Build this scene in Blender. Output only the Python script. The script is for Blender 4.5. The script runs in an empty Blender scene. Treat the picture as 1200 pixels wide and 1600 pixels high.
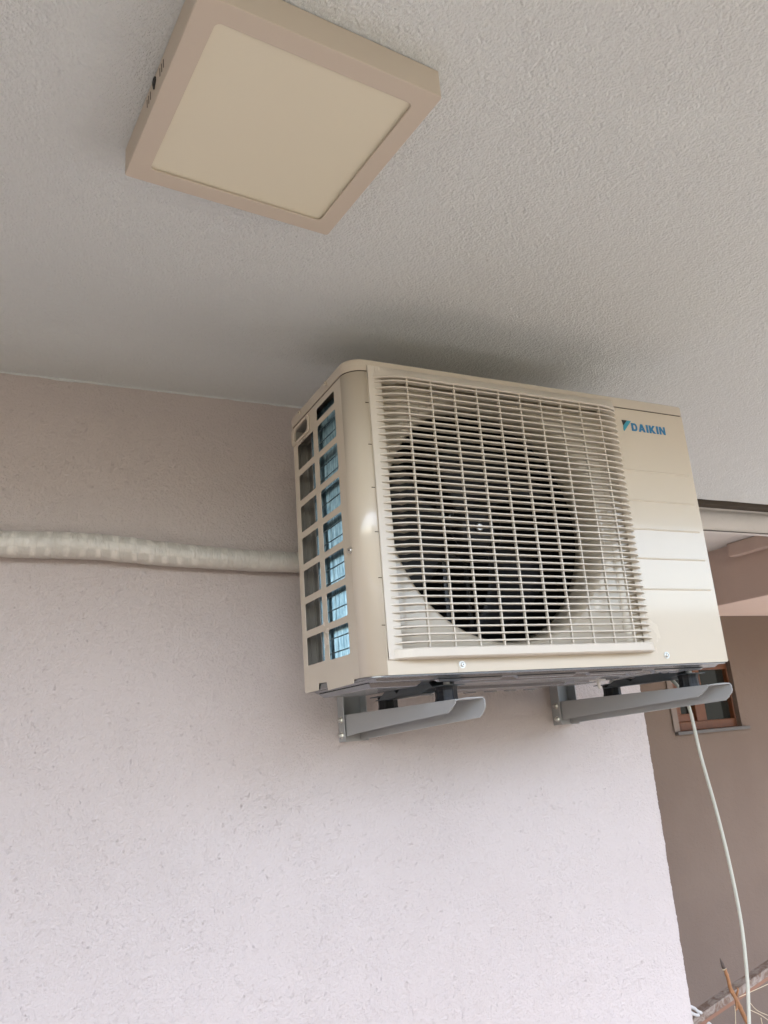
import bpy, bmesh, math, random
from mathutils import Vector, Matrix, noise
random.seed(7)
S = bpy.context.scene
C = S.collection
PI = math.pi

# ------------------------------------------------------------------ camera
YAW, PITCH, ROLL = 0.469446, 0.275922, -0.077400
CAM = Vector((-0.53114, -1.14508, -0.09665))
fw = Vector((math.sin(YAW)*math.cos(PITCH), math.cos(YAW)*math.cos(PITCH), math.sin(PITCH)))
r0 = Vector((math.cos(YAW), -math.sin(YAW), 0)); u0 = r0.cross(fw)
rt = math.cos(ROLL)*r0 + math.sin(ROLL)*u0
up = -math.sin(ROLL)*r0 + math.cos(ROLL)*u0
cam = bpy.data.objects.new('camera', bpy.data.cameras.new('camera')); C.objects.link(cam)
m = Matrix.Identity(4)
for i in range(3):
    m[i][0] = rt[i]; m[i][1] = up[i]; m[i][2] = -fw[i]; m[i][3] = CAM[i]
cam.matrix_world = m
cam.data.sensor_fit = 'VERTICAL'; cam.data.sensor_height = 24.0; cam.data.sensor_width = 18.0
cam.data.lens = 1234.445*24.0/1600.0
cam.data.clip_start = 0.02; cam.data.clip_end = 3000
S.camera = cam
S.render.resolution_x = 768; S.render.resolution_y = 1024

# ------------------------------------------------------------------ light
SUN_EL, SUN_AZ = math.radians(56), math.radians(200)      # azimuth measured from +Y towards +X
w = bpy.data.worlds.new("World"); S.world = w; w.use_nodes = True
nt = w.node_tree; bg = nt.nodes['Background']
sky = nt.nodes.new('ShaderNodeTexSky'); sky.sky_type = 'NISHITA'; sky.sun_disc = False
sky.sun_elevation = SUN_EL; sky.sun_rotation = SUN_AZ
sky.air_density = 1.0; sky.dust_density = 2.8; sky.ozone_density = 1.0
nt.links.new(sky.outputs[0], bg.inputs[0]); bg.inputs[1].default_value = 0.15
sd = bpy.data.lights.new('sun', 'SUN'); sd.energy = 0.55; sd.angle = math.radians(12); sd.color = (1, .95, .87)
so = bpy.data.objects.new('sun', sd); C.objects.link(so)
to_sun = Vector((math.sin(SUN_AZ)*math.cos(SUN_EL), math.cos(SUN_AZ)*math.cos(SUN_EL), math.sin(SUN_EL)))
so.rotation_euler = to_sun.to_track_quat('Z', 'Y').to_euler(); so.location = (-3, -8, 9)
S.view_settings.view_transform = 'Standard'; S.view_settings.look = 'None'
S.view_settings.exposure = 2.68; S.view_settings.gamma = 1; S.view_settings.use_curve_mapping = False

# ------------------------------------------------------------------ materials
def mat(name, col, rough=.5, metal=0, spec=None, coat=0):
    M = bpy.data.materials.new(name); M.use_nodes = True
    b = M.node_tree.nodes['Principled BSDF']
    b.inputs['Base Color'].default_value = (*col, 1); b.inputs['Roughness'].default_value = rough
    b.inputs['Metallic'].default_value = metal
    if spec is not None: b.inputs['Specular IOR Level'].default_value = spec
    if coat: b.inputs['Coat Weight'].default_value = coat; b.inputs['Coat Roughness'].default_value = .07
    return M
def N(M, t, **k):
    n = M.node_tree.nodes.new(t)
    for a, v in k.items():
        if a in n.inputs: n.inputs[a].default_value = v
        else: setattr(n, a, v)
    return n
def L(M, a, b): M.node_tree.links.new(a, b)
def coords(M, scale=(1,1,1)):
    tc = N(M, 'ShaderNodeTexCoord'); mp = N(M, 'ShaderNodeMapping'); mp.inputs['Scale'].default_value = scale
    L(M, tc.outputs['Object'], mp.inputs['Vector']); return mp.outputs[0]
def ntex(M, vec, scale, detail=4, rough=.55, dist=0):
    n = N(M, 'ShaderNodeTexNoise'); n.inputs['Scale'].default_value = scale; n.inputs['Detail'].default_value = detail
    n.inputs['Roughness'].default_value = rough; n.inputs['Distortion'].default_value = dist
    L(M, vec, n.inputs['Vector']); return n.outputs['Fac']
def ramp(M, fac, stops):
    r = N(M, 'ShaderNodeValToRGB'); e = r.color_ramp.elements
    e[0].position, e[0].color = stops[0][0], (*stops[0][1], 1)
    e[1].position, e[1].color = stops[-1][0], (*stops[-1][1], 1)
    for p, c in stops[1:-1]:
        x = e.new(p); x.color = (*c, 1)
    L(M, fac, r.inputs[0]); return r.outputs[0]
def math_(M, op, a, b=0.0, c=None, clamp=False):
    n = N(M, 'ShaderNodeMath'); n.operation = op; n.use_clamp = clamp
    for i, v in enumerate((a, b) if c is None else (a, b, c)):
        if isinstance(v, (int, float)): n.inputs[i].default_value = v
        else: L(M, v, n.inputs[i])
    return n.outputs[0]
def mixc(M, fac, a, b, blend='MIX'):
    n = N(M, 'ShaderNodeMix'); n.data_type = 'RGBA'; n.blend_type = blend
    for i, v in ((0, fac), (6, a), (7, b)):
        if isinstance(v, tuple): n.inputs[i].default_value = (*v, 1)
        elif isinstance(v, (int, float)): n.inputs[i].default_value = v
        else: L(M, v, n.inputs[i])
    return n.outputs[2]
def bump(M, h, dist, strength=1.0, chain=None):
    b = N(M, 'ShaderNodeBump'); b.inputs['Distance'].default_value = dist; b.inputs['Strength'].default_value = strength
    L(M, h, b.inputs['Height'])
    if chain is not None: L(M, chain, b.inputs['Normal'])
    return b.outputs[0]
def P(M): return M.node_tree.nodes['Principled BSDF']
def grey(v): return (v, v, v)

def stucco(name, c1, c2, grain, amp, worm, smooth_lo, smooth_hi, keep=.35):
    """trowelled plaster: grains, worm shaped pits, smoother patches where it was reworked"""
    M = mat(name, c1, .92, spec=.25); v = coords(M)
    big = ntex(M, v, 1.6, 3, .5)
    patch = ramp(M, ntex(M, v, 3.1, 5, .6, .6), [(smooth_lo, grey(keep)), (smooth_hi, grey(1))])
    n1 = ntex(M, v, grain, 3, .55, .1)
    n2 = ntex(M, v, grain*.45, 1, .4)
    clump = ramp(M, ntex(M, v, grain*.09, 3, .6), [(.35, grey(.85)), (.65, grey(1))])
    grains = math_(M, 'MULTIPLY', math_(M, 'ADD', n1, math_(M, 'MULTIPLY', n2, .7)), clump)
    # worm pits: thin lines where a noise crosses its mean, only in scattered spots
    w1 = math_(M, 'ABSOLUTE', math_(M, 'SUBTRACT', ntex(M, v, grain*.8, 2, .5, .6), .5))
    line = ramp(M, w1, [(0, grey(1)), (.030, grey(0))])
    spot = ramp(M, ntex(M, v, grain*.45, 4, .6), [(.57, grey(0)), (.66, grey(1))])
    pits = math_(M, 'MULTIPLY', math_(M, 'MULTIPLY', line, spot), worm)
    h = math_(M, 'MULTIPLY', grains, patch)
    h = math_(M, 'SUBTRACT', h, math_(M, 'MULTIPLY', pits, 1.0))
    h2 = ntex(M, v, 9, 3, .5)
    nb = bump(M, h2, .010, .5)
    nb = bump(M, h, amp, 1.0, nb)
    L(M, nb, P(M).inputs['Normal'])
    col = mixc(M, ramp(M, big, [(.35, grey(0)), (.65, grey(1))]), c1, c2)
    col = mixc(M, math_(M, 'MULTIPLY', pits, .30), col, tuple(x*.35 for x in c1))
    L(M, col, P(M).inputs['Base Color'])
    return M

M_wall = stucco('pink plaster', (.553, .486, .457), (.532, .463, .432), 235, .0027, .35, .30, .5, .55)
M_ceil = stucco('white ceiling plaster', (.675, .70, .685), (.665, .685, .67), 255, .0042, .05, .26, .42, .6)
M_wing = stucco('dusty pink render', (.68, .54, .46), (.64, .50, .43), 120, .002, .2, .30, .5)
M_rear = stucco('render with painted shade', (.18, .133, .103), (.165, .120, .093), 120, .002, .2, .30, .5)  # pink render darkened: the recess shade is put into the colour
M_conc = stucco('painted concrete', (.66, .625, .585), (.60, .565, .525), 60, .0015, .3, .30, .6)

def enamel(name, col, rough, dirt=.06, coat=.8):
    M = mat(name, col, rough, spec=.5, coat=coat); v = coords(M)
    n = ntex(M, v, 7, 5, .6, .4); n2 = ntex(M, v, 90, 3, .5)
    L(M, mixc(M, ramp(M, n, [(.2, grey(0)), (.9, grey(dirt))]), col, tuple(x*.80 for x in col)), P(M).inputs['Base Color'])
    L(M, ramp(M, n, [(.1, grey(rough*.92)), (.95, grey(rough*1.12))]), P(M).inputs['Roughness'])
    L(M, bump(M, n2, .00012, .5), P(M).inputs['Normal'])
    return M
M_cream = enamel('ivory enamel', (.575, .50, .395), .26)
M_lid = enamel('ivory enamel lid', (.55, .475, .375), .3)
M_grille = enamel('ivory plastic grille', (.60, .54, .455), .42, .05, .2)
M_lampf = enamel('aged white plastic', (.55, .475, .385), .55, .05, 0)
M_diff = mat('yellowed acrylic diffuser', (.72, .66, .50), .38, spec=.45)
_v = coords(M_diff); L(M_diff, mixc(M_diff, ntex(M_diff, _v, 5, 2), (.70, .65, .50), (.68, .63, .49)), P(M_diff).inputs['Base Color'])
M_dark = mat('black plastic', (.009, .009, .010), .45, spec=.25)
M_black = mat('dark interior', (.006, .006, .006), .9, spec=.1)
M_rubber = mat('black rubber', (.006, .006, .007), .45, spec=.3)
M_bracket = enamel('grey powder coat', (.37, .375, .37), .42, .1, .2)
def galv(name, col, rough):
    M = mat(name, col, rough, metal=.75); v = coords(M)
    vo = N(M, 'ShaderNodeTexVoronoi'); vo.inputs['Scale'].default_value = 130; L(M, v, vo.inputs['Vector'])
    L(M, mixc(M, ramp(M, vo.outputs['Distance'], [(0, grey(0)), (1, grey(1))]), tuple(x*1.06 for x in col), tuple(x*.93 for x in col)), P(M).inputs['Base Color'])
    L(M, ramp(M, ntex(M, v, 12, 3), [(.3, grey(rough*.9)), (.7, grey(rough*1.15))]), P(M).inputs['Roughness'])
    return M
M_galv = galv('galvanised steel', (.23, .235, .24), .22)
M_foot = galv('dark galvanised steel', (.12, .14, .15), .40)
M_zinc = mat('zinc plated screw', (.75, .74, .70), .28, metal=1)
M_nut = mat('white zinc nut', (.80, .80, .78), .35, metal=.4)
M_coil = mat('blue coated aluminium fins', (.2,.4,.5), .34, metal=.9)
_v = coords(M_coil)
_n = ntex(M_coil, coords(M_coil, (1, 1, .25)), 160, 3, .6)
L(M_coil, mixc(M_coil, ramp(M_coil, _n, [(.35, grey(0)), (.7, grey(1))]), (.11, .19, .235), (.29, .41, .46)), P(M_coil).inputs['Base Color'])
M_inner = mat('inner panel grey and recess shade', (.25, .235, .205), .45)
M_blue = mat('blue print', (.010, .16, .33), .4)
M_teal = mat('teal print', (.03, .27, .36), .4)
M_ink = mat('black print', (.012, .012, .012), .4)
M_gap = mat('dark seams and painted gap shade', (.06, .045, .03), .8)  # dark brown for seams, slits and the painted shade above the beam
M_wood = mat('varnished brown wood', (.22, .085, .028), .35)
_v = coords(M_wood, (6, 6, 1)); L(M_wood, mixc(M_wood, ntex(M_wood, _v, 12, 5, .6, 1.5), (.17, .055, .016), (.09, .03, .010)), P(M_wood).inputs['Base Color'])
M_glass = mat('dark window glass', (.018, .018, .015), .12, spec=.6)
M_sill = mat('grey stone sill', (.11, .10, .09), .7)
M_bamboo = mat('brown twig bark', (.36, .17, .07), .7)
_v = coords(M_bamboo); L(M_bamboo, mixc(M_bamboo, ntex(M_bamboo, _v, 45, 5, .65, .5), (.42, .20, .08), (.20, .09, .04)), P(M_bamboo).inputs['Base Color'])
M_twigtip = mat('weathered twig tip', (.10, .075, .06), .9)
M_batten = mat('weathered batten', (.25, .18, .14), .85)
_v = coords(M_batten); L(M_batten, mixc(M_batten, ramp(M_batten, ntex(M_batten, _v, 28, 6, .7, 1), [(.4, grey(0)), (.6, grey(1))]), (.30, .25, .21), (.16, .10, .07)), P(M_batten).inputs['Base Color'])
M_battenb = mat('red brown batten edge', (.24, .12, .075), .8)
M_straw = mat('dry straw', (.52, .42, .28), .8)
M_cable = mat('pale green white cable sheath', (.42, .41, .34), .5)
M_rag = mat('off white rope', (.55, .53, .50), .9)
_v = coords(M_rag); L(M_rag, bump(M_rag, ntex(M_rag, _v, 300, 3), .002), P(M_rag).inputs['Normal'])

# plastic film wrapped round the pipe insulation
M_wrap = mat('white plastic wrapping film', (.60, .59, .54), .30, spec=.5, coat=.25)
v = coords(M_wrap)
at = N(M_wrap, 'ShaderNodeAttribute'); at.attribute_name = 'around'
sx = N(M_wrap, 'ShaderNodeSeparateXYZ'); L(M_wrap, at.outputs['Vector'], sx.inputs[0])      # x along, y turn 0..1, z fade
n14 = ntex(M_wrap, v, 14, 2)
along = math_(M_wrap, 'ADD', sx.outputs[0], math_(M_wrap, 'MULTIPLY', n14, .030))
fr = math_(M_wrap, 'FRACT', math_(M_wrap, 'DIVIDE', along, .0315))
band = ramp(M_wrap, fr, [(.02, grey(0)), (.16, grey(1)), (.34, grey(1)), (.54, grey(0))])
turn = math_(M_wrap, 'ADD', sx.outputs[1], math_(M_wrap, 'MULTIPLY', ntex(M_wrap, v, 24, 2), .05))
cells = ramp(M_wrap, turn, [(.02, grey(.0)), (.07, grey(1)), (.17, grey(1)), (.20, grey(.15)), (.255, grey(.15)), (.29, grey(1)), (.36, grey(1)), (.40, grey(0))])
painted_shine = ramp(M_wrap, turn, [(.175, grey(0)), (.195, grey(1)), (.265, grey(1)), (.285, grey(0))])  # lengthwise highlight painted into the film colour
fade = sx.outputs[2]
pat = math_(M_wrap, 'MULTIPLY', math_(M_wrap, 'MAXIMUM', math_(M_wrap, 'MULTIPLY', band, cells), math_(M_wrap, 'MULTIPLY', painted_shine, .75)), fade)
pat = math_(M_wrap, 'MULTIPLY', pat, ramp(M_wrap, ntex(M_wrap, v, 26, 3), [(.36, grey(.25)), (.56, grey(1))]))
L(M_wrap, mixc(M_wrap, pat, (.57, .535, .475), (.745, .70, .625)), P(M_wrap).inputs['Base Color'])
wr = ntex(M_wrap, coords(M_wrap, (2.6, 1, .5)), 42, 4, .6, 2.0)
seam = ramp(M_wrap, fr, [(.46, grey(0)), (.5, grey(1)), (.97, grey(0))])
L(M_wrap, bump(M_wrap, wr, .007, .55, bump(M_wrap, seam, .0012, .8)), P(M_wrap).inputs['Normal'])

M_grass = mat('dry garden lawn', (.09, .10, .05), .95)
_v = coords(M_grass); L(M_grass, mixc(M_grass, ntex(M_grass, _v, 2, 6), (.15, .12, .075), (.08, .075, .04)), P(M_grass).inputs['Base Color'])
M_ground = mat('terrace paving', (.60, .58, .55), .8)
_v = coords(M_ground)
_br = N(M_ground, 'ShaderNodeTexBrick'); L(M_ground, _v, _br.inputs['Vector']); _br.inputs['Scale'].default_value = 1.6
_br.inputs['Color1'].default_value = (.19, .145, .115, 1); _br.inputs['Color2'].default_value = (.17, .125, .10, 1); _br.inputs['Mortar'].default_value = (.10, .085, .07, 1)
L(M_ground, mixc(M_ground, ntex(M_ground, _v, 3, 5), _br.outputs[0], (.17, .13, .105)), P(M_ground).inputs['Base Color'])
M_hill = mat('hill blocker scrub', (.085, .08, .055), .95)

M_court = mat('light courtyard paving', (.60, .56, .50), .85)

# ------------------------------------------------------------------ helpers
def tag(o, label=None, cat=None, group=None, kind=None):
    if label: o['label'] = label
    if cat: o['category'] = cat
    if group: o['group'] = group
    if kind: o['kind'] = kind
    return o
def root(name, loc, label, cat, group=None):
    o = bpy.data.objects.new(name, None); C.objects.link(o); o.location = loc; o.empty_display_size = .05
    return tag(o, label, cat, group)
def world_loc(o):
    v = Vector((0, 0, 0))
    while o: v += o.location; o = o.parent
    return v
class MB:
    def __init__(s): s.v = []; s.f = []; s.m = []; s.sm = []
    def add(s, vs, fs, mi=0, smooth=False):
        b = len(s.v); s.v += [Vector(x) for x in vs]; s.f += [[b+i for i in f] for f in fs]
        s.m += [mi]*len(fs); s.sm += [smooth]*len(fs); return s
    def box(s, a, b, mi=0):
        x0, y0, z0 = a; x1, y1, z1 = b
        vs = [(x, y, z) for z in (z0, z1) for y in (y0, y1) for x in (x0, x1)]
        return s.add(vs, [(0,2,3,1), (4,5,7,6), (0,1,5,4), (2,6,7,3), (0,4,6,2), (1,3,7,5)], mi)
    def prism(s, pts, axis, a, b, mi=0, smooth=False):
        """extrude 2D polygon pts along axis 0/1/2 from a to b"""
        def mk(p, t):
            q = [0, 0, 0]; o = [i for i in range(3) if i != axis]; q[o[0]] = p[0]; q[o[1]] = p[1]; q[axis] = t; return q
        n = len(pts); vs = [mk(p, a) for p in pts] + [mk(p, b) for p in pts]
        s.add(vs, [[i, (i+1) % n, n+(i+1) % n, n+i] for i in range(n)], mi, smooth)
        s.add([], []); b0 = len(s.v)-2*n
        s.f += [[b0+i for i in range(n)][::-1], [b0+n+i for i in range(n)]]; s.m += [mi, mi]; s.sm += [False, False]
        return s
    def tube(s, pts, rad, seg=10, mi=0, caps=True, smooth=True):
        pts = [Vector(p) for p in pts]; n = len(pts); rs = rad if isinstance(rad, (list, tuple)) else [rad]*n
        vs = []; ref = None
        for i, p in enumerate(pts):
            t = (pts[min(i+1, n-1)]-pts[max(i-1, 0)]).normalized()
            if ref is None: ref = Vector((0, 0, 1)) if abs(t.z) < .9 else Vector((1, 0, 0))
            a = (ref - t*ref.dot(t)).normalized(); ref = a; b = t.cross(a)
            vs += [p + rs[i]*(math.cos(2*PI*k/seg)*a + math.sin(2*PI*k/seg)*b) for k in range(seg)]
        fs = [[i*seg+k, i*seg+(k+1) % seg, (i+1)*seg+(k+1) % seg, (i+1)*seg+k] for i in range(n-1) for k in range(seg)]
        s.add(vs, fs, mi, smooth)
        if caps:
            b0 = len(s.v)-n*seg
            s.f += [[b0+k for k in range(seg)][::-1], [b0+(n-1)*seg+k for k in range(seg)]]; s.m += [mi]*2; s.sm += [False]*2
        return s
    def mesh(s, me):
        b = len(s.v)
        s.v += [v.co.copy() for v in me.vertices]
        for p in me.polygons:
            s.f.append([b+i for i in p.vertices]); s.m.append(0); s.sm.append(False)
        return s
    def build(s, name, mats, parent=None, loc=None, bevel=0, auto=None, seg=2):
        off = world_loc(parent) if parent else Vector(loc or (0, 0, 0))
        me = bpy.data.meshes.new(name); me.from_pydata([v-off for v in s.v], [], s.f)
        for M in (mats if isinstance(mats, (list, tuple)) else [mats]): me.materials.append(M)
        for p, mi, sm in zip(me.polygons, s.m, s.sm): p.material_index = mi; p.use_smooth = sm
        me.validate()
        bm = bmesh.new(); bm.from_mesh(me); bmesh.ops.recalc_face_normals(bm, faces=bm.faces)
        bm.to_mesh(me); bm.free()
        o = bpy.data.objects.new(name, me); C.objects.link(o)
        if parent: o.parent = parent
        else: o.location = off
        if bevel:
            b = o.modifiers.new('bevel', 'BEVEL'); b.width = bevel; b.segments = seg; b.limit_method = 'ANGLE'; b.angle_limit = math.radians(35)
        return o
def plate(loops, th, bev, org, ux, uy):
    """flat sheet with holes: loops in 2D (first outer), thickness th, laid out at org with axes ux, uy"""
    cu = bpy.data.curves.new('tmp', 'CURVE'); cu.dimensions = '2D'; cu.fill_mode = 'BOTH'
    cu.extrude = max(th/2-bev, 1e-6); cu.bevel_depth = bev; cu.offset = -bev; cu.bevel_resolution = 1
    for lp in loops:
        sp = cu.splines.new('POLY'); sp.points.add(len(lp)-1); sp.use_cyclic_u = True
        for q, pnt in zip(sp.points, lp): q.co = (pnt[0], pnt[1], 0, 1)
    o = bpy.data.objects.new('tmp', cu); C.objects.link(o)
    bpy.context.view_layer.update()
    me = bpy.data.meshes.new_from_object(o.evaluated_get(bpy.context.evaluated_depsgraph_get()))
    ux, uy = Vector(ux), Vector(uy); un = ux.cross(uy); org = Vector(org)
    for vv in me.vertices: c = vv.co; vv.co = org + ux*c.x + uy*c.y + un*c.z
    bpy.data.objects.remove(o); bpy.data.curves.remove(cu)
    return me
def rrect(x0, y0, x1, y1, r, n=4):
    pts = []
    for cx, cy, a in ((x1-r, y1-r, 0), (x0+r, y1-r, PI/2), (x0+r, y0+r, PI), (x1-r, y0+r, 1.5*PI)):
        pts += [(cx+r*math.cos(a+PI/2*k/n), cy+r*math.sin(a+PI/2*k/n)) for k in range(n+1)]
    return pts
def circ(cx, cy, r, n=48): return [(cx+r*math.cos(2*PI*k/n), cy+r*math.sin(2*PI*k/n)) for k in range(n)]
def screw(name, c, nrm, r, parent, M=None, washer=None):
    c, n = Vector(c), Vector(nrm).normalized()
    b = MB()
    if washer: b.tube([c, c+n*.0012], washer, 20)
    b.tube([c+n*.001, c+n*.003, c+n*.0042], [r, r*.98, r*.7], 16)
    b.tube([c+n*.0043, c+n*.0044], r*.30, 6, mi=1)
    return b.build(name, [M or M_zinc, M_dark], parent)

ZC, YW, XE = .6743, .4954, 1.026           # ceiling height, wall face, wall corner
GZ = -1.97

# ------------------------------------------------------------------ setting
b = MB().add([(-600, -600, GZ), (600, -600, GZ), (600, 600, GZ), (-600, 600, GZ)], [(0, 1, 2, 3)])
tag(b.build('ground', M_grass), kind='structure')
b = MB().box((-5, -1.5, GZ-.1), (2.7, YW, GZ+.02))
tag(b.build('terrace', M_ground), kind='structure')
b = MB().box((XE, YW+.001, GZ-.1), (2.7, 3.31, GZ+.019)); b.box((2.701, -4, GZ-.1), (9, 3.31, GZ+.019))
tag(b.build('courtyard', M_court), kind='structure')
b = MB().box((-2.75, -1.0, GZ+.021), (-2.6, YW-.001, ZC-.001))
tag(b.build('side_blocker', M_wall), 'unseen pink wall added to block light at the left end of the terrace', 'wall')  # unseen wall added to keep light off the unit's left side
b = MB().box((-5, -1.50, GZ+.021), (2.7, -1.38, -1.02)); b.box((-5.02, -1.53, -1.019), (2.72, -1.35, -.98))
tag(b.build('parapet_blocker', M_conc, bevel=.005), 'unseen added low pale parapet along the outer edge of the terrace', 'parapet_blocker')  # put in out of view to keep sun off the outer floor
# low hills added round the plot, unseen, to cut off low sky
b = MB(); n = 96; ring = []
for k in range(n):
    a = 2*PI*k/n; h = 26 + 7*noise.noise(Vector((math.cos(a)*2.2, math.sin(a)*2.2, 3)))+3*noise.noise(Vector((math.cos(a)*9, math.sin(a)*9, 7)))
    if 175 < math.degrees(a) < 262: h *= .2  # dip cut so brighter sky reflects in the casing's rounded corner
    ring.append((a, h))
vs = []
for a, h in ring:
    for rr, zz in ((110, GZ-.5), (150, GZ+h*.8), (190, GZ+h), (260, GZ-.5)): vs.append((rr*math.cos(a), rr*math.sin(a), zz))
b.add(vs, [[4*k+j, 4*k+j+1, 4*((k+1) % n)+j+1, 4*((k+1) % n)+j] for k in range(n) for j in range(3)], 0, True)
tag(b.build('hill_blocker', M_hill), kind='structure')

# ceiling: underside of the floor above, notched round the wall block
def jit(t, s, a): return a*noise.noise(Vector((t*s, s, 1.3)))
pts = [(-5.0, -1.27), (3.6, -1.27), (3.6, .885)]
pts += [(x, .885+jit(x, 25, .004)) for x in [3.55-.05*k for k in range(50)]]
pts += [(XE+.004, .885), (XE+.004, YW+.003), (-5.0, YW+.003)]
me = plate([pts], .476, 0, (0, 0, ZC+.238), (1, 0, 0), (0, 1, 0))
tag(MB().mesh(me).build('ceiling', M_ceil), kind='structure')

# main wall: solid block with a slightly ragged plaster corner
b = MB(); zs = [GZ-.1+.003*k for k in range(int((ZC+.05-GZ+.1)/.003)+1)]; vs = []
for z in zs:
    e = XE + jit(z, 33, .002) + jit(z, 170, .0014) + jit(z, 410, .0012)
    vs += [(-5.0, YW, z), (e-.004, YW, z), (e, YW+.004, z), (XE, 3.30, z)]
b.add(vs, [[4*k+j, 4*k+j+1, 4*k+j+5, 4*k+j+4] for k in range(len(zs)-1) for j in range(3)])
b.add([(-5.0, YW, GZ-.1), (-5.0, YW, zs[-1]), (-5.0, 3.3, zs[-1]), (-5.0, 3.3, GZ-.1)], [(0, 1, 2, 3)])
hw = b.build('house_wall', M_wall)
tag(hw, 'pale pink trowelled plaster wall with the air conditioner fixed on it', 'wall')
# ragged plaster bead where the wall meets the ceiling
b = MB(); pth = [(-5.0+.02*k, YW-.0005, ZC-.0005+jit(k*.02, 30, .0015)) for k in range(301)]
b.tube(pth, [.0022+abs(jit(k*.02, 70, .004)) for k in range(301)], 6)
b.build('cornice_bead', M_ceil, hw)

# unseen storey added above: keeps the sky off the slots behind the ceiling edge
b = MB().box((-5.0, .0, ZC+.478), (5.5, 4.2, 4.2))
tag(b.build('storey_blocker', M_wing), 'unseen storey added above the balcony ceiling', 'building')

# ------------------------------------------------------------------ house wing seen past the corner
K = 1.4
def kx(x): return CAM.x+(x-CAM.x)*K
def ky(y): return CAM.y+(y-CAM.y)*K
def kz(z): return CAM.z+(z-CAM.z)*K
XB, ZB, ZS, YF = kx(2.378), kz(.352), kz(.600), ky(1.644)
wing = root('house_wing', (XB, YF, GZ), 'dusty pink wing of the house with a wooden window, seen past the wall corner', 'building')
# rear wall with window opening
wx0, wx1, wz0, wz1 = kx(2.302), kx(2.712), kz(-.176), kz(.135)
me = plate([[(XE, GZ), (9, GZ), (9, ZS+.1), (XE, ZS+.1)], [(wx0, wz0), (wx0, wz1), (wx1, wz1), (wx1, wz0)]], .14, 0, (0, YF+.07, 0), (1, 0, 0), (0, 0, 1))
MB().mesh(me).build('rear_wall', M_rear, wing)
MB().box((XE, .96, ZS), (XB+.05, YF-.002, ZS+.12)).build('soffit', M_conc, wing)
MB().box((XB, 1.0, ZB), (9, YF-.002, ZS+.10)).build('side_beam', M_wing, wing, bevel=.006)
MB().box((XB-.07, .98, kz(.541)), (XB-.002, ky(1.214), ZS-.002)).build('ledge', M_wing, wing, bevel=.006)
# window
wf = MB(); d0, d1 = YF+.035, YF+.085
def bar(x0, z0, x1, z1, a=d0, c=d1): wf.box((x0, a, z0), (x1, c, z1))
t = .055
bar(wx0, wz0, wx0+t, wz1); bar(wx1-.012, wz0, wx1, wz1); bar(wx0+t, wz0, wx1-.012, wz0+t); bar(wx0+t, wz1-t, wx1-.012, wz1)
mx = kx(2.48); bar(mx-.045, wz0+t, mx+.045, wz1-t, d0-.01, d1-.004)
bar(wx0+t, wz0+t, mx-.045, wz0+t+.05, d0+.012, d1-.006); bar(wx0+t, wz0+t+.05, wx0+t+.04, wz1-t, d0+.012, d1-.006)
win = wf.build('window', M_wood, wing, bevel=.004)
MB().box((wx0+.02, d1-.015, wz0+.02), (mx, d1-.009, wz1-.02)).build('pane', M_glass, win)
MB().box((mx, d1-.015, wz0+.02), (wx1-.005, d1-.009, wz1-.02)).build('pane', M_glass, win)
MB().box((kx(2.275), YF-.03, wz0-.022), (kx(2.742), YF+.034, wz0-.001)).build('window_sill', M_sill, wing, bevel=.003)
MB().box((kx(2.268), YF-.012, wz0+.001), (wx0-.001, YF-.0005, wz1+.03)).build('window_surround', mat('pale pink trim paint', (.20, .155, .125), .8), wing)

# pale rounded boxed beam hanging just behind the ceiling edge
bb = MB(); y0 = .910
prof = [(.935, .5575), (y0+.006, .5575), (y0+.0015, .560), (y0, .566), (y0, .590)]
prof += [(y0+.09-.09*math.cos(a), .590+.09*math.sin(a)) for a in [PI/2*k/14 for k in range(1, 15)]] + [(y0+.09, .73), (y0+.025, .73)]
bb.prism([(p[0], p[1]) for p in prof], 0, XE+.003, 7.0, 0, False)
cb = bb.build('boxed_beam', M_conc)
tag(cb, 'pale horizontal boxed beam tucked behind the ceiling edge right of the air conditioner', 'beam')
MB().box((XE+.006, .892, .6600), (3.5, .985, .7290)).build('painted_gap_shade', M_gap, cb)  # dark strip painting in the shade of the gap above the beam
MB().box((XE+.003, y0-.003, .5585), (7.0, y0+.006, .5610)).build('bottom_lip', M_sill, cb)
for xx in (2.24,): screw('screw', (xx, y0, .588), (0, -1, 0), .004, cb)

# ------------------------------------------------------------------ ceiling lamp
LA, LS, LT = .10097, .300, .0393
LO = Vector((-.4098, -.2304, ZC)); li = Vector((math.cos(LA), math.sin(LA), 0)); lj = Vector((math.sin(LA), -math.cos(LA), 0))
lamp = root('ceiling_lamp', LO + li*.15 + lj*.15, 'square surface mounted ceiling lamp with beige frame and yellowed diffuser, switched off', 'ceiling lamp')
def lp(i, j, d): return LO + li*i + lj*j + Vector((0, 0, -d))
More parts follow.
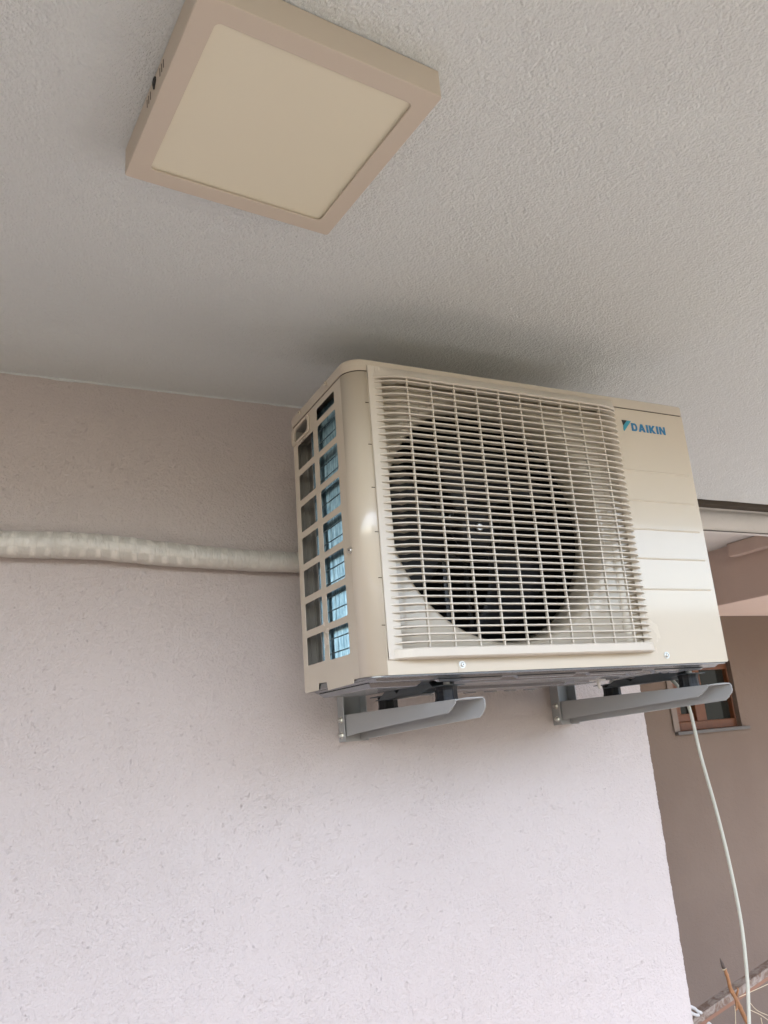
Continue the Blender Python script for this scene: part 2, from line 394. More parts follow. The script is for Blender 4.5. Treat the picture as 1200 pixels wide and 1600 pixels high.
# frame: ring sheet at the bottom and slightly flared side skirts
mgn = .0262
ring_ = MB(); NO = rrect(0, 0, LS, LS, .004, 3); NI = rrect(mgn, mgn, LS-mgn, LS-mgn, .007, 5)
me = plate([NO, NI], .003, .001, LO + Vector((0, 0, -LT+.0015)), li, lj)
ring_.mesh(me)
IN = rrect(.0025, .0025, LS-.0025, LS-.0025, .003, 3)
nO = len(NO); vs = []
for q, d in ((NO, .0015), (NO, LT-.002), (IN, LT-.002), (IN, .0015)): vs += [lp(a, c, d) for a, c in q]
ring_.add(vs, [[r*nO+k, r*nO+(k+1) % nO, ((r+1) % 4)*nO+(k+1) % nO, ((r+1) % 4)*nO+k] for r in range(4) for k in range(nO)])
ring_.build('lamp_frame', M_lampf, lamp)
me = plate([rrect(mgn-.004, mgn-.004, LS-mgn+.004, LS-mgn+.004, .008, 5)], .002, 0, LO+Vector((0, 0, -LT+.0045)), li, lj)
MB().mesh(me).build('diffuser', M_diff, lamp)
b = MB(); b.add([lp(.003, .003, .004), lp(LS-.003, .003, .004), lp(LS-.003, LS-.003, .004), lp(.003, LS-.003, .004)], [(0, 1, 2, 3)])
b.build('back_plate', M_black, lamp)
# ventilation slits and the cable grommet on the side facing -x
for jj in (.107, .114, .121, .160, .167, .174):
    b = MB(); c0 = lp(-.0004, jj, .009); c1 = lp(-.0004, jj+.001, .021)
    q = [c0+lj*-.0009, c0+lj*.0009, c1+lj*.0009, c1-lj*.0009]
    b.add([x for x in q]+[x+li*.001 for x in q], [(0, 1, 2, 3), (0, 4, 5, 1), (1, 5, 6, 2), (2, 6, 7, 3), (3, 7, 4, 0), (4, 5, 6, 7)])
    b.build('vent_slit', M_gap, lamp)
b = MB(); cc = lp(-.0006, .139, .010)
b.tube([cc + lj*.0048*math.cos(a)+Vector((0, 0, .0055*math.sin(a))) for a in [2*PI*k/18 for k in range(19)]], .0012, 6)
b.tube([cc+li*.0004, cc+li*.0010], .0045, 14, mi=0)
b.tube([cc+lj*.002, cc+lj*.001-Vector((0, 0, .006))-li*.001, cc-lj*.001-Vector((0, 0, .010))], .0013, 6)
b.build('cable_grommet', M_ink, lamp)

# ------------------------------------------------------------------ air conditioner
AW, AD, AH = .7963, .2878, .5500
ac = root('air_conditioner', (AW/2, AD/2, 0), 'ivory outdoor air conditioning unit with slatted fan grille mounted below the ceiling', 'air conditioner')
RC = .035; ZT = AH-.0245                      # corner radius, top of the casing below the lid seam
cas = MB()
# left side sheet with two columns of openings
Y = lambda y: y
rows = [(.478-.0645*k-.0525, .478-.0645*k) for k in range(7)]
outer = [(RC, -.004), (.058, -.004), (.060, -.010), (.172, -.012), (.176, .002), (.215, .004), (.218, -.008), (AD-.003, -.008), (AD, -.004),
         (AD, .484), (AD-.012, .490), (AD, ZT-.004), (AD, ZT), (RC, ZT)]
outer = [(RC, -.004), (.058, -.004), (.060, -.010), (.172, -.012), (.176, .002), (.215, .004), (.218, -.008), (AD-.003, -.008), (AD, -.004), (AD, ZT), (RC, ZT)]
holes = []
for z0, z1 in rows:
    holes.append(rrect(.066, z0, .156, z1, .005, 4)); 
for k, (z0, z1) in enumerate(rows):
    holes.append(rrect(.1775 if k else .1775, z0+.002, .2655, z1+.001, .004, 4))
holes.append(rrect(.067, .4895, .1565, .5135, .004, 4))
holes.append(rrect(.199, .490, .276, .516, .010, 5))
cas.mesh(plate([outer]+holes, .0014, .0004, (.0007, 0, 0), (0, 1, 0), (0, 0, 1)))
# rounded corner
n = 14
def cornerstrip(z0, z1, R, o, ins):
    vs = []
    for k in range(n+1):
        a = PI + PI/2*k/n
        for rr in (R, R-ins): vs += [(o+R+rr*math.cos(a), o+R+rr*math.sin(a), z0), (o+R+rr*math.cos(a), o+R+rr*math.sin(a), z1)]
    fs = []
    for k in range(n):
        q = 4*k; fs += [[q, q+4, q+5, q+1], [q+2, q+3, q+7, q+6], [q, q+2, q+6, q+4], [q+1, q+5, q+7, q+3]]
    return vs, fs
vs, fs = cornerstrip(-.004, ZT, RC, 0, .0014); cas.add(vs, fs, 0, True)
# front sheet
GX0, GX1, GZ0, GZ1 = .0365, .5915, .0185, .5335
fo = [(RC, -.004), (AW-.002, -.004), (AW, -.002), (AW, ZT), (RC, ZT)]
fh = [rrect(.062, .0355, .5855, .512, .006, 4)]
cas.mesh(plate([fo]+fh, .0014, .0004, (0, .0007, 0), (1, 0, 0), (0, 0, 1)))
# right side and back
cas.box((AW-.0014, .0016, -.004), (AW, AD, ZT)); cas.box((AW-.02, AD-.0014, 0), (AW-.0016, AD, ZT))
cas.build('casing', M_cream, ac)
# pressed ridges on the front right of the casing
for zz in (.3885, .3245, .264, .2035, .1415):
    b = MB()
    prof = [(0.0002, zz-.0022), (-.0016, zz-.0012), (-.0020, zz), (-.0014, zz+.0010), (0.0002, zz+.0016)]
    b.prism(prof, 0, .5935, .7835)
    b.build('pressed_ridge', M_cream, ac)
# lid
lid = MB(); RL = RC+.0015; o_ = -.0015
def outline(o, R, inset=0):
    p = [(o+R+(R-inset)*math.cos(PI+PI/2*k/n), o+R+(R-inset)*math.sin(PI+PI/2*k/n)) for k in range(n+1)]
    x1, y1 = AW+.0015-inset, AD+.0015-inset
    p += [(x1-.006, o+inset), (x1-.0018, o+inset+.0018), (x1, o+inset+.006), (x1, y1), (o+inset, y1)]
    return p
levels = [(ZT+.0016, .0015), (ZT+.0016, 0), (AH-.005, 0), (AH-.0022, .0008), (AH-.0006, .0026), (AH, .006)]
lv = [outline(o_, RL, i) for z, i in levels]; m_ = len(lv[0]); vs = []
for (z, i), q in zip(levels, lv): vs += [(a, c, z) for a, c in q]
fs = [[r*m_+k, r*m_+(k+1) % m_, (r+1)*m_+(k+1) % m_, (r+1)*m_+k] for r in range(len(levels)-1) for k in range(m_)]
lid.add(vs, fs, 0, True); bidx = len(lid.v)-m_; lid.f.append([bidx+k for k in range(m_)]); lid.m.append(0); lid.sm.append(False)
lido = lid.build('lid', M_lid, ac)
for e in lido.data.edges: pass
em = lido.modifiers.new('split', 'EDGE_SPLIT'); em.split_angle = math.radians(50)
b = MB(); sm_ = outline(0, RC, .0010)
vs = [(a, c, ZT-.006) for a, c in sm_]+[(a, c, ZT+.004) for a, c in sm_]; q = len(sm_)
b.add(vs, [[k, (k+1) % q, q+(k+1) % q, q+k] for k in range(q)]); b.build('lid_seam', M_gap, ac)
for yy in (.095, .235): screw('screw', (-.0015, yy, AH-.010), (-1, 0, 0), .0042, ac, M_lid)

# handle recess on the side
b = MB()
hy0, hy1, hz0, hz1, hd = .199, .276, .490, .516, .026
b.box((.0016, hy0-.002, hz0-.002), (hd, hy0, hz1+.002)); b.box((.0016, hy1, hz0-.002), (hd, hy1+.002, hz1+.002))
b.box((.0016, hy0, hz1), (hd, hy1, hz1+.002)); b.box((hd, hy0-.002, hz0-.002), (hd+.0015, hy1+.002, hz1+.002))
b.add([(.0016, hy0, hz0), (.0016, hy1, hz0), (hd, hy1, hz0+.006), (hd, hy0, hz0+.006)], [(0, 1, 2, 3)])
b.build('handle_recess', M_inner, ac)  # darker grey than the casing puts the recess shade into the colour
b = MB(); b.mesh(plate([rrect(.192, .4845, AD+.004, .522, .010, 5), rrect(hy0, hz0, hy1, hz1, .010, 5)], .0030, .0009, (-.0016, 0, 0), (0, 1, 0), (0, 0, 1)))
b.build('carry_handle', M_cream, ac)
screw('screw', (-.0005, .2340, .4800), (-1, 0, 0), .0030, ac, M_lid)

# coil behind the side openings: V-folded fins with tubes running through
b = MB(); vs = []; nf = 40; ya, yb = .048, .2200
zz0, zz1 = .012, .520
for k in range(2*nf+1):
    yy = ya+(yb-ya)*k/(2*nf); xx = .0165 + (.0028 if k % 2 else 0) + random.uniform(-.0005, .0005)
    vs += [(xx, yy, zz0), (xx, yy, zz1)]
b.add(vs, [[2*k, 2*k+2, 2*k+3, 2*k+1] for k in range(2*nf)])
coil = b.build('condenser_coil', M_coil, ac)
b = MB()
for k in range(20): b.tube([(.0165, ya, .028+.0252*k), (.0165, yb, .028+.0252*k)], .0010, 8, caps=False)
b.build('coil_tube', M_coil, coil)
MB().box((.0130, yb+.0005, zz0), (.040, yb+.0020, zz1)).build('coil_end_plate', mat('bright tin', (.8, .84, .86), .22, metal=.9), coil)
b = MB().box((.052, .2240, .008), (.054, AD-.002, .52)); b.box((.0150, AD-.006, .008), (.0170, AD-.0031, .52)); b.box((.0260, AD-.008, .008), (.0290, AD-.0031, .52)); b.box((.036, AD-.005, .008), (.0375, AD-.0031, .52))
b.box((.0016, AD-.003, 0), (.052, AD-.0015, .52))
b.build('inner_panel', M_inner, ac)
MB().box((.045, .262, .006), (AW-.022, .270, .522)).build('rear_coil', M_black, ac)
MB().box((.600, .004, .006), (.602, .26, .522)).build('partition', M_black, ac)
MB().box((.037, .040, .006), (.039, .26, .522)).build('coil_backing', M_black, ac)
MB().box((.02, .030, ZT-.006), (AW-.01, .275, ZT-.004)).build('top_baffle', M_black, ac)

# recessed orifice plate with bell mouth
FX, FZ, FR = .303, .2785, .240
b = MB(); b.mesh(plate([rrect(.055, .030, .598, .527, .004, 4), circ(FX, FZ, FR, 96)], .0014, .0004, (0, .0205, 0), (1, 0, 0), (0, 0, 1)))
prof = [(FR+.0005, .0198), (FR-.004, .0215), (FR-.006, .026), (FR-.010, .034), (FR-.012, .046), (FR-.012, .075), (FR-.011, .095), (FR-.009, .095), (FR-.009, .05), (FR-.004, .030), (FR+.0005, .0225)]
ns = 96; vs = []
for k in range(ns):
    a = 2*PI*k/ns; vs += [(FX+q*math.cos(a), y, FZ+q*math.sin(a)) for q, y in prof]
np_ = len(prof)
b.add(vs, [[np_*k+j, np_*k+j+1, np_*((k+1) % ns)+j+1, np_*((k+1) % ns)+j] for k in range(ns) for j in range(np_-1)], 0, True)
# reinforcing folds round the opening
for R_ in (FR+.007, FR+.013):
    b.tube([(FX+R_*math.cos(a), .0198, FZ+R_*math.sin(a)) for a in [PI*.55+PI*.45*k/30 for k in range(31)]], .0016, 6)
# side walls of the recess
b.box((.054, .0016, .030), (.0555, .0198, .518)); b.box((.597, .0016, .030), (.5985, .0198, .518))
b.box((.0555, .0016, .0285), (.597, .0198, .030)); b.box((.0555, .0016, .5275), (.597, .0198, .529))
b.prism([(.558, .0197), (.5845, .0020), (.597, .0020), (.597, .0197)], 2, .037, .510)
for zz in (.06, .10, .14, .18): b.prism([(.470+(zz-.06)*.55, .0197), (.478+(zz-.06)*.55, .0150), (.548, .0150), (.556, .0197)], 2, zz, zz+.022)
b.build('orifice_plate', M_cream, ac, auto=1)
screw('screw', (.068, .0195, .0415), (0, -1, 0), .004, ac)

# fan
fan = MB()
fan.tube([(FX, .100, FZ), (FX, .102, FZ), (FX, .115, FZ), (FX, .165, FZ)], [.030, .038, .043, .045], 40)
fan.tube([(FX+.058*math.cos(a), .108, FZ+.058*math.sin(a)) for a in [2*PI*k/40 for k in range(41)]], .0012, 6)
hub = fan.build('fan', M_dark, ac)
screw('fan_nut', (FX, .099, FZ), (0, -1, 0), .0085, hub)
for bl_ in range(3):
    b = MB(); vs = []; NR, NA = 10, 12
    for i in range(NR+1):
        t_ = i/NR; rr = .040 + .160*t_
        a0 = bl_*2*PI/3 + .9 - .55*t_; wd = .85 + .50*math.sin(t_*PI*.6)
        for j in range(NA+1):
            s_ = j/NA; a = a0 + wd*s_
            vs.append((FX+rr*math.cos(a), .106 + (.055-.01*t_)*s_ + .012*math.sin(s_*PI), FZ+rr*math.sin(a)))
    b.add(vs, [[i*(NA+1)+j, i*(NA+1)+j+1, (i+1)*(NA+1)+j+1, (i+1)*(NA+1)+j] for i in range(NR) for j in range(NA)], 0, True)
    o = b.build('fan_blade', M_dark, hub); sol = o.modifiers.new('s', 'SOLIDIFY'); sol.thickness = .0022
b = MB().box((FX-.030, .200, .01), (FX-.022, .206, ZT-.012)); b.box((FX+.022, .200, .01), (FX+.030, .206, ZT-.012))
b.tube([(FX, .168, FZ), (FX, .215, FZ)], .048, 30)
b.build('motor_bracket', M_galv, ac)

# front grille ----------------------------------------------------
def fy(x):
    """how far the slats stand in front of the casing at x"""
    if x < .046 or x > .5975: return -.003
    if x < .112:
        t = (x-.046)/(.112-.046); return -.003-.021*(1-(1-t)**2.6)
    if x > .535:
        t = (x-.535)/(.5975-.535); return -.003-.021*(math.sqrt(max(0, 1-t**2.1)))
    return -.024
xs = [.046+.0055*k for k in range(13)] + [.112+.0235*k for k in range(1, 18)] + [.535+.0625*math.sin(PI/2*k/14) for k in range(15)]
xs = sorted(set(round(x, 5) for x in xs))
g = MB()
def slat(z, th, deep, x0=.046, x1=.5975, bv=.0005):
    vs = []; X = [x for x in xs if x0 <= x <= x1]
    for x in X:
        f = fy(x); bk = min(f+deep+(.014 if (x > .56 or x < .085) else 0), -.0002)
        vs += [(x, f, z-th/2+bv), (x, f+bv, z-th/2), (x, bk, z-th/2*.7), (x, bk, z+th/2*.7), (x, f+bv, z+th/2), (x, f, z+th/2-bv)]
    k6 = 6
    fs = [[k6*i+j, k6*i+(j+1) % k6, k6*(i+1)+(j+1) % k6, k6*(i+1)+j] for i in range(len(X)-1) for j in range(k6)]
    fs += [[0, 1, 2, 3, 4, 5], [k6*(len(X)-1)+j for j in (5, 4, 3, 2, 1, 0)]]
    g.add(vs, fs)
for k in range(38): slat(.0455+.01243*k, .0026, .0118)
# vertical bars
for k in range(10):
    x = .1045+.0486*k; f = fy(x)+.0024
    z0, z1 = .034, .514; ny = .0060
    g.prism([(x-.0013, f+.0005), (x-.0006, f), (x+.0006, f), (x+.0013, f+.0005), (x+.0009, f+ny), (x-.0009, f+ny)], 2, z0, z1)
# bottom and top members of the frame follow the slat curve
def member(z0, z1, lean):
    X = [.0365, .040, .043]+[x for x in xs]; vs = []
    for x in X:
        f = fy(x)-.0018 if x > .046 else -.0045
        q = [( -.0002, z0), (f+.003, z0+ (.001 if lean > 0 else 0)), (f, z0+.003), (f, z1-.002), (f+.002, z1), (-.0002, z1)]
        if lean < 0: q = [(-.0002, z0), (f+.003, z0), (f, z0+.002), (f*.72, z0+.012), (-.0048, z1), (-.0002, z1)]
        vs += [(x, a, c) for a, c in q]
    k6 = 6
    fs = [[k6*i+j, k6*i+(j+1) % k6, k6*(i+1)+(j+1) % k6, k6*(i+1)+j] for i in range(len(X)-1) for j in range(k6)]
    fs += [[0, 1, 2, 3, 4, 5], [k6*(len(X)-1)+j for j in (5, 4, 3, 2, 1, 0)]]
    g.add(vs, fs)
member(.0185, .0360, 1); member(.5115, .5365, -1)
# left and right flat border strips
g.mesh(plate([rrect(.0365, .020, .0625, .5362, .003, 3)], .0036, .0008, (0, -.0026, 0), (1, 0, 0), (0, 0, 1)))
g.mesh(plate([rrect(.5800, .0370, .5925, .5105, .002, 3)], .0022, .0006, (0, -.0015, 0), (1, 0, 0), (0, 0, 1)))
g.build('front_grille', M_grille, ac)
# clip marks down the left seam
for k in range(6):
    zz = .075+.078*k
    MB().box((.0300, -.0006, zz), (.0364, .0003, zz+.0012)).build('grille_clip', M_gap, ac)

# screws on the front foot of the casing
screw('screw', (.173, -.0004, .0085), (0, -1, 0), .0038, ac, washer=.0062)
screw('screw', (.633, -.0004, .0125), (0, -1, 0), .0038, ac, washer=.0066)
MB().box((.165, -.0008, -.004), (.1815, .0003, .0175)).build('fixing_tab', M_lid, ac)
screw('screw', (-.0004, .036, .2070), (-1, -.5, 0), .0042, ac, washer=.006)

# brand mark and lettering (thin print, raised 0.4 mm)
def prints(name, loops, M):
    MB().mesh(plate(loops, .0004, 0, (0, -.0003, 0), (1, 0, 0), (0, 0, 1))).build(name, M, ac)
prints('logo_mark', [[(.6190, .4990), (.6335, .4990), (.6215, .4865)]], M_ink)
prints('logo_mark', [[(.6340, .4990), (.6450, .4990), (.6225, .4745), (.6203, .4760), (.6213, .4862)]], M_teal)
def letter(ch):
    st = .32
    if ch == 'D':
        o = [(0, 0), (.52, 0)] + [(.52+.40*math.sin(a), .5-.5*math.cos(a)) for a in [PI*k/14 for k in range(1, 14)]] + [(.52, 1), (0, 1)]
        h = [(st, .23), (st, .77), (.48, .77)] + [(.48+.16*math.sin(a), .5+.27*math.cos(a)) for a in [PI*k/8 for k in range(1, 8)]] + [(.48, .23)]
        return [[o, h]], .92
    if ch == 'A': return [[[(0, 0), (.33, 0), (.40, .2), (.67, .2), (.74, 0), (1.08, 0), (.71, 1), (.37, 1)], [(.48, .38), (.54, .64), (.60, .38)]]], 1.08
    if ch == 'I': return [[[(0, 0), (st, 0), (st, 1), (0, 1)]]], st
    if ch == 'K': return [[[(0, 0), (st, 0), (st, .36), (.62, 0), (1.02, 0), (.55, .52), (.98, 1), (.60, 1), (st, .63), (st, 1), (0, 1)]]], 1.0
    if ch == 'N': return [[[(0, 0), (.28, 0), (.28, .58), (.66, 0), (.95, 0), (.95, 1), (.67, 1), (.67, .42), (.29, 1), (0, 1)]]], .95
hgt = .0178; total = sum(letter(c)[1] for c in 'DAIKIN') + .15*5
sxx = (.7385-.6435)/total; x = .6435
for ch in 'DAIKIN':
    polys, wd = letter(ch)
    for lps in polys: prints('brand_letter', [[(x+px*sxx, .4770+py*hgt) for px, py in lp_] for lp_ in lps], M_blue)
    x += (wd+.15)*sxx

# base pan with pressed shapes
b = MB()
def trap(x0, x1, y0, y1, z0, z1, s):
    vs = [(x0, y0, z0), (x1, y0, z0), (x1, y1, z0), (x0, y1, z0), (x0+s, y0+s, z1), (x1-s, y0+s, z1), (x1-s, y1-s, z1), (x0+s, y1-s, z1)]
    b.add(vs, [(0, 1, 5, 4), (1, 2, 6, 5), (2, 3, 7, 6), (3, 0, 4, 7), (4, 5, 6, 7)])
oo = outline(0, RC, .003); b.prism([(a, c) for a, c in oo], 2, -.0075, .0035)
trap(.016, AW-.012, .014, AD-.004, -.0074, -.0125, .006)
trap(.210, .640, .040, .150, -.0125, -.0185, .006)
trap(.225, .520, .160, .275, -.0125, -.0230, .007)
trap(.020, .120, .045, .270, -.0125, -.0200, .007)
trap(.540, .625, .170, .268, -.0125, -.0210, .010)
for k in range(4): trap(.135+.16*k, .265+.16*k, .018, .034, -.0125, -.0165, .004)
for k in range(5): trap(.56+.032*k, .585+.032*k, .030+.01*(k % 2), .055+.01*(k % 3), -.0125, -.018, .006)
for k in range(6): trap(.24+.05*k, .27+.05*k, .268, .284, -.012, -.0245, .002)
b.build('base_pan', M_galv, ac, bevel=.0015)
# drain spigot
b = MB(); b.tube([(.585, .15, -.014), (.585, .15, -.020)], .016, 20); b.tube([(.585, .15, -.020), (.588, .15, -.036)], [.0035, .003], 10)
b.build('drain_spigot', mat('translucent white plastic', (.7, .68, .64), .4), ac)
# mounting feet under the unit
for x0 in (.1545, .7285):
    f = MB()
    def side(x):
        return [(x, .030, -.0195), (x, .090, -.0195), (x, .118, -.0195), (x, .270, -.0195), (x, .330, -.0195)]
    t = .0016; w_ = .048
    f.box((x0, .045, -.0215), (x0+w_, .100, -.0199))                # front tongue over the damper
    f.box((x0, .285, -.0215), (x0+w_, .335, -.0199))
    # pressed channel: flat rail with a tall hump behind the front damper and a lower one at the back
    f.prism([(.070, -.0215), (.095, -.0030), (.172, -.0030), (.222, -.0275), (.105, -.0275), (.088, -.0235)], 0, x0-.002, x0+w_-.001)
    f.prism([(.200, -.0280), (.222, -.0140), (.262, -.0140), (.292, -.0280)], 0, x0-.001, x0+w_-.004)
    f.box((x0-.004, .105, -.0292), (x0+.020, .300, -.0276))
    f.build('mounting_foot', M_foot, ac, bevel=.002)

# ------------------------------------------------------------------ wall brackets
AL = YW-.0035
br = root('wall_bracket', (.152, YW, -.10), 'grey steel wall bracket under the left end of the air conditioner, carrying black rubber mounts', 'bracket', 'brackets carrying the air conditioner')
X0, X1, T = .1545, .2015, .0020
up_ = MB()
up_.box((X0-.002, AL, -.102), (X1+.002, YW-.0004, .34))
up_.box((X0-.0045, AL-.030, -.102), (X0-.0022, YW-.0004, .34)); up_.box((X1+.0022, AL-.030, -.102), (X1+.0045, YW-.0004, .34))
up_.build('upright', M_bracket, br, bevel=.0007)
arm = MB()
zt = -.0465
yb_ = AL-.001; ytip = -.014
def zb(y, z0, z1, p=1.25):                       # lower edge of a flange, rising towards the tip
    t = (yb_-y)/(yb_-ytip); return z0 + (z1-z0)*t**(1/p)
FL = [yb_+(.030-yb_)*k/8 for k in range(9)]
ptsL = [(.002, zt), (yb_, zt)] + [(y, zb(y, -.0935, -.0655)) for y in FL]
ptsL += [(.026, -.0650), (.018, -.0615), (.012, -.0570), (.004, -.0535)]
arm.prism(ptsL, 0, X0, X0+T)
FR_ = [yb_+(ytip+.018-yb_)*k/8 for k in range(9)]
ptsR = [(ytip+.005, zt), (yb_, zt)] + [(y, zb(y, -.0990, -.0765, 1.0)) for y in FR_]
ptsR += [(ytip+.010, -.0735), (ytip+.006, -.0680), (ytip+.001, -.0655), (ytip-.001, -.0600), (ytip, -.0500)]
arm.prism(ptsR, 0, X1-T, X1)
# top web with slot row
topw = [(X0+T, yb_), (X1-T, yb_), (X1-T, ytip+.002), (X0+.026, ytip+.001), (X0+.014, ytip+.004), (X0+.005, ytip+.010), (X0+T, ytip+.018)]
arm.mesh(plate([topw]+[rrect(.170, yy, .186, yy+.02, .006, 3) for yy in (.12, .17, .22, .36, .41)], .0018, .0003, (0, 0, zt-.0011), (1, 0, 0), (0, 1, 0)))
# curled lips along the free edges
arm.tube([(X0+.0008, .020, -.0630), (X0+.0008, .010, -.0560), (X0+.0010, .003, -.0500), (X0+.003, ytip+.012, zt-.001), (X0+.014, ytip+.003, zt), (X0+.028, ytip, zt), (X1-.004, ytip, zt-.0005), (X1-.001, ytip-.001, zt-.005), (X1-.001, ytip-.001, -.060), (X1-.001, ytip+.006, -.069)], .0011, 6)
arm.tube([(X1-.0008, y, zb(y, -.0990, -.0765, 1.0)) for y in FR_], .0013, 6)
arm.build('arm', M_bracket, br, bevel=.0005)
for zz in (-.0565, -.0880):
    b = MB(); c_ = Vector((X0-.0046, AL-.016, zz))
    b.tube([c_, c_+Vector((-.0012, 0, 0))], .0075, 18); b.tube([c_+Vector((-.0012, 0, 0)), c_+Vector((-.0062, 0, 0))], .0052, 6, smooth=False)
    b.tube([c_+Vector((-.006, 0, 0)), c_+Vector((-.0085, 0, 0))], .0028, 10)
    b.build('hex_bolt', M_zinc, br)
for yy in (.069, .300):
    b = MB(); cx = .178; vs = []
    nn_ = 40
    for zl in (zt+.0002, zt+.006, zt+.018, zt+.0245):
        for k in range(nn_):
            a = 2*PI*k/nn_; rr = .0195+(.0012 if k % 5 < 2 else 0)-(.0012 if zt+.004 < zl < zt+.02 else 0)
            vs.append((cx+rr*math.cos(a), yy+rr*math.sin(a), zl))
    b.add(vs, [[r*nn_+k, r*nn_+(k+1) % nn_, (r+1)*nn_+(k+1) % nn_, (r+1)*nn_+k] for r in range(3) for k in range(nn_)])
    b.f += [[k for k in range(nn_)][::-1], [3*nn_+k for k in range(nn_)]]; b.m += [0, 0]; b.sm += [False, False]
    rm = b.build('rubber_mount', M_rubber, br)
    b = MB(); b.tube([(cx, yy-.004, zt+.0262), (cx, yy-.004, zt+.0276)], .0120, 20)
    b.tube([(cx, yy-.004, zt+.0276), (cx, yy-.004, zt+.0345)], .0062, 6, smooth=False); b.tube([(cx, yy-.004, zt+.0345), (cx, yy-.004, zt+.041)], .0034, 10)
    b.build('mount_bolt', M_nut, rm)
def copy_tree(o, parent=None):
    c = o.copy(); C.objects.link(c); c.parent = parent
    for ch in [x for x in bpy.data.objects if x.parent == o]: copy_tree(ch, c)
    return c
br2 = copy_tree(br); br2.location = (.152+.574, YW, -.10)
br2['label'] = 'grey steel wall bracket under the right end of the air conditioner, near the window'

# ------------------------------------------------------------------ insulated pipe
P0 = [(-1.6, .300, .0255), (-1.1, .306, .026), (-.75, .306, .0262), (-.53, .307, .0262), (-.418, .3085, .0270), (-.359, .308, .0272), (-.298, .3035, .0268), (-.235, .298, .0258),
      (-.169, .294, .0247), (-.102, .291, .0240), (-.032, .288, .0236), (.066, .287, .0228), (.20, .288, .0228), (.42, .29, .0226)]
def interp(x):
    for i in range(len(P0)-1):
        if P0[i][0] <= x <= P0[i+1][0]:
            t = (x-P0[i][0])/(P0[i+1][0]-P0[i][0]); t = t*t*(3-2*t)
            return P0[i][1]*(1-t)+P0[i+1][1]*t, P0[i][2]*(1-t)+P0[i+1][2]*t
b = MB(); vs = []; ns = 28; npt = 560
for i in range(npt+1):
    x = -1.6+2.02*i/npt; z, r_ = interp(x)
    for k in range(ns):
        a = 2*PI*k/ns
        rr = r_*(1+.022*noise.noise(Vector((x*30, math.cos(a)*1.3, math.sin(a)*1.3)))+.016*noise.noise(Vector((x*95, math.cos(a)*2, math.sin(a)*2+4))))
        rr += .0005*((x/.0315) % 1.0)
        vs.append((x, YW-.0255+rr*math.cos(a), z+rr*math.sin(a)*.97))
b.add(vs, [[i*ns+k, i*ns+(k+1) % ns, (i+1)*ns+(k+1) % ns, (i+1)*ns+k] for i in range(npt) for k in range(ns)], 0, True)
pipe = b.build('insulated_pipe', M_wrap)
at_ = pipe.data.attributes.new('around', 'FLOAT_VECTOR', 'POINT')
for i_, d_ in enumerate(at_.data):
    x_ = -1.6+2.02*(i_//ns)/npt; a_ = (i_ % ns)/ns
    # turn 0 = towards the wall, .25 = top, .5 = room side, .75 = below; folded so that the room side reads 0..0.4
    q_ = min(max((a_-.27), 0), .5)*.85
    d_.vector = (x_, q_, 1-min(max((x_+.20)/.14, 0), .85))
tag(pipe, 'insulated pipe wrapped in white plastic film running along the wall into the air conditioner', 'pipe')

# ------------------------------------------------------------------ hanging cable
def smooth(pts, n=8):
    out = []; p = [Vector(q) for q in pts]; p = [p[0]*2-p[1]] + p + [p[-1]*2-p[-2]]
    for i in range(1, len(p)-2):
        for k in range(n):
            t = k/n; a, b_, c, d = p[i-1], p[i], p[i+1], p[i+2]
            out.append(.5*((2*b_)+(c-a)*t+(2*a-5*b_+4*c-d)*t*t+(3*b_-a-3*c+d)*t**3))
    out.append(p[-2]); return out
dy = .125
sc = (dy-CAM.y)/(.05-CAM.y)
cb_pts = [(.719, -.080), (.729, -.178), (.745, -.286), (.754, -.379), (.757, -.480), (.747, -.574), (.729, -.660), (.70, -.85), (.66, -1.3), (.62, GZ+.01)]
cab = [(.772, .17, -.006), (.788, .145, -.030)] + [(CAM.x+(x-CAM.x)*sc, dy, CAM.z+(z-CAM.z)*sc) for x, z in cb_pts]
b = MB(); b.tube(smooth(cab, 8), .0035, 12)
tag(b.build('hanging_cable', M_cable), 'pale greenish white cable hanging down from the right end of the air conditioner', 'cable')

# ------------------------------------------------------------------ dry twig, batten, straw, rope behind the corner
b = MB(); A_ = Vector((1.30, .9, -1.010)); B_ = Vector((1.95, .9, -.880)); d_ = (B_-A_).normalized(); nrm = Vector((-d_.z, 0, d_.x))
A_ = Vector((1.395, .9, -1.004)); A_ -= d_*.25
def slab(b, off0, off1, y0, y1, mi):
    q = [A_+nrm*off0, B_+nrm*off0, B_+nrm*off1, A_+nrm*off1]
    vs = [Vector((p.x, y0, p.z)) for p in q]+[Vector((p.x, y1, p.z)) for p in q]
    b.add(vs, [(0, 1, 2, 3), (4, 7, 6, 5), (0, 4, 5, 1), (1, 5, 6, 2), (2, 6, 7, 3), (3, 7, 4, 0)], mi)
slab(b, .000, .022, .900, .935, 0); slab(b, -.014, -.0005, .906, .930, 1)
tag(b.build('wooden_batten', [M_batten, M_battenb], bevel=.002), 'weathered brown wooden batten rising to the right at the bottom right corner', 'batten')
tw = [(1.475, -.972), (1.462, -.945), (1.446, -.920), (1.437, -.895), (1.428, -.868), (1.418, -.838), (1.412, -.812)]
tp = [Vector((x, .75+.004*math.sin(i*2), z)) for i, (x, z) in enumerate(tw)]
sp = smooth(tp, 5); rs = [.0068-.0022*i/len(sp)+(.0014 if i % 8 == 3 else 0) for i in range(len(sp))]
b = MB(); b.tube(sp, rs, 10)
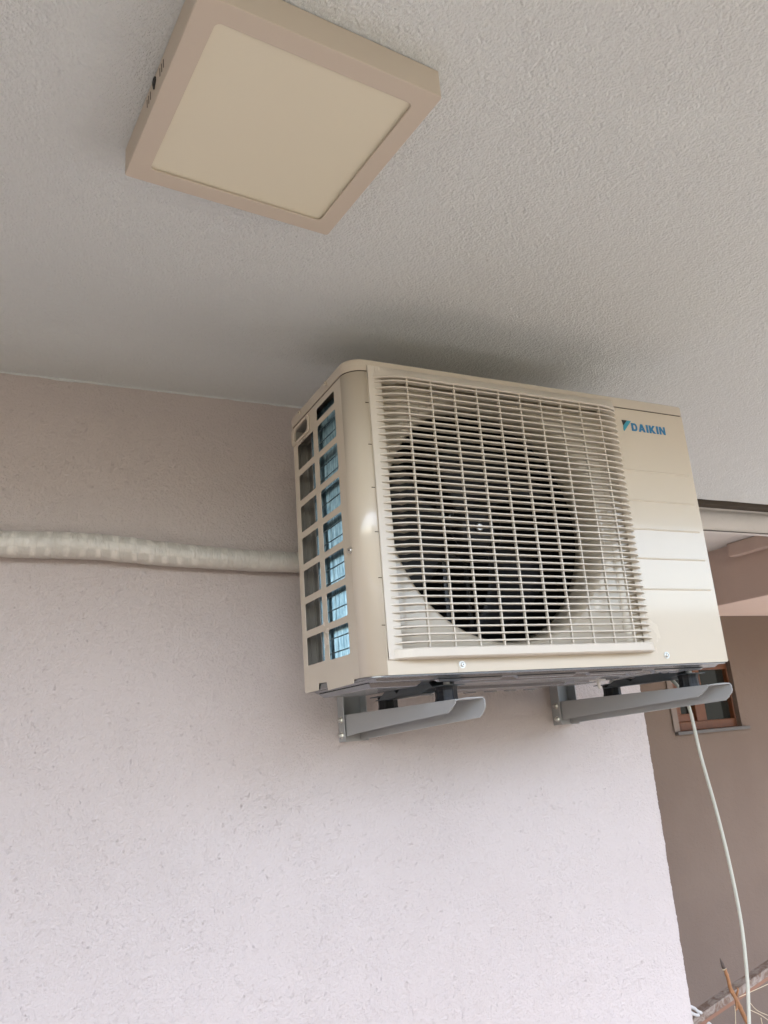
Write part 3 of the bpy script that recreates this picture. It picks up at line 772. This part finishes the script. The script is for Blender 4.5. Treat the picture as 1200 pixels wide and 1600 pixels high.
b.tube([(1.437, .75, -.897), (1.426, .742, -.915), (1.416, .74, -.918)], [.0035, .003, .002], 7)
b.tube([(1.440, .75, -.888), (1.447, .745, -.872), (1.446, .745, -.866)], [.004, .003, .002], 7)
tg = b.build('dry_twig', M_bamboo, loc=tp[0]); tag(tg, 'short brown dry twig standing up in front of the batten with a broken dark tip', 'twig')
b = MB(); b.tube([(1.412, .75, -.812), (1.408, .75, -.797), (1.403, .75, -.783)], [.0060, .0045, .0006], 8); b.build('broken_tip', M_twigtip, tg)
MB().tube([(1.4125, .7500, -.8145), (1.4115, .75, -.8105)], .0062, 8).build('pale_cut', M_straw, tg)
def px(u, v, y):
    d = fw + rt*((u-600)/1234.445) - up*((v-800)/1234.445); t = (y-CAM.y)/d.y; return CAM + d*t
straws = [([(1155, 1558), (1175, 1549), (1215, 1531)], 'straw stem lying along the batten right of the twig'),
          ([(1148, 1572), (1149, 1585), (1150, 1615)], 'thin straw stem hanging straight down under the twig'),
          ([(1172, 1567), (1185, 1580), (1215, 1592)], 'curved straw stem right of the cable below the batten'),
          ([(1172, 1578), (1192, 1588), (1215, 1606)], 'lowest curved straw stem right of the cable'),
          ([(1189, 1590), (1193, 1610)], 'short upright straw stem in the bottom right corner')]
for pp, lb in straws:
    b = MB(); b.tube(smooth([px(u, v, .72) for u, v in pp], 5), .0011, 6)
    tag(b.build('straw_stem', M_straw, loc=px(*pp[0], .72)), lb, 'straw', 'dry straw stems at the bottom right')
b = MB()
b.tube(smooth([px(u, v, .80) for u, v in [(1070, 1570), (1084, 1575), (1090, 1580), (1097, 1583)]], 5), [.0045]*15+[.002], 8)
b.tube(smooth([px(u, v, .795) for u, v in [(1070, 1576), (1085, 1585), (1092, 1586)]], 5), .0042, 8)
b.tube(smooth([px(u, v, .80) for u, v in [(1103, 1607), (1107, 1598), (1112, 1602), (1116, 1612)]], 5), .0024, 8)
tag(b.build('rope_end', M_rag), 'frayed off-white rope end poking out behind the wall corner', 'rope')
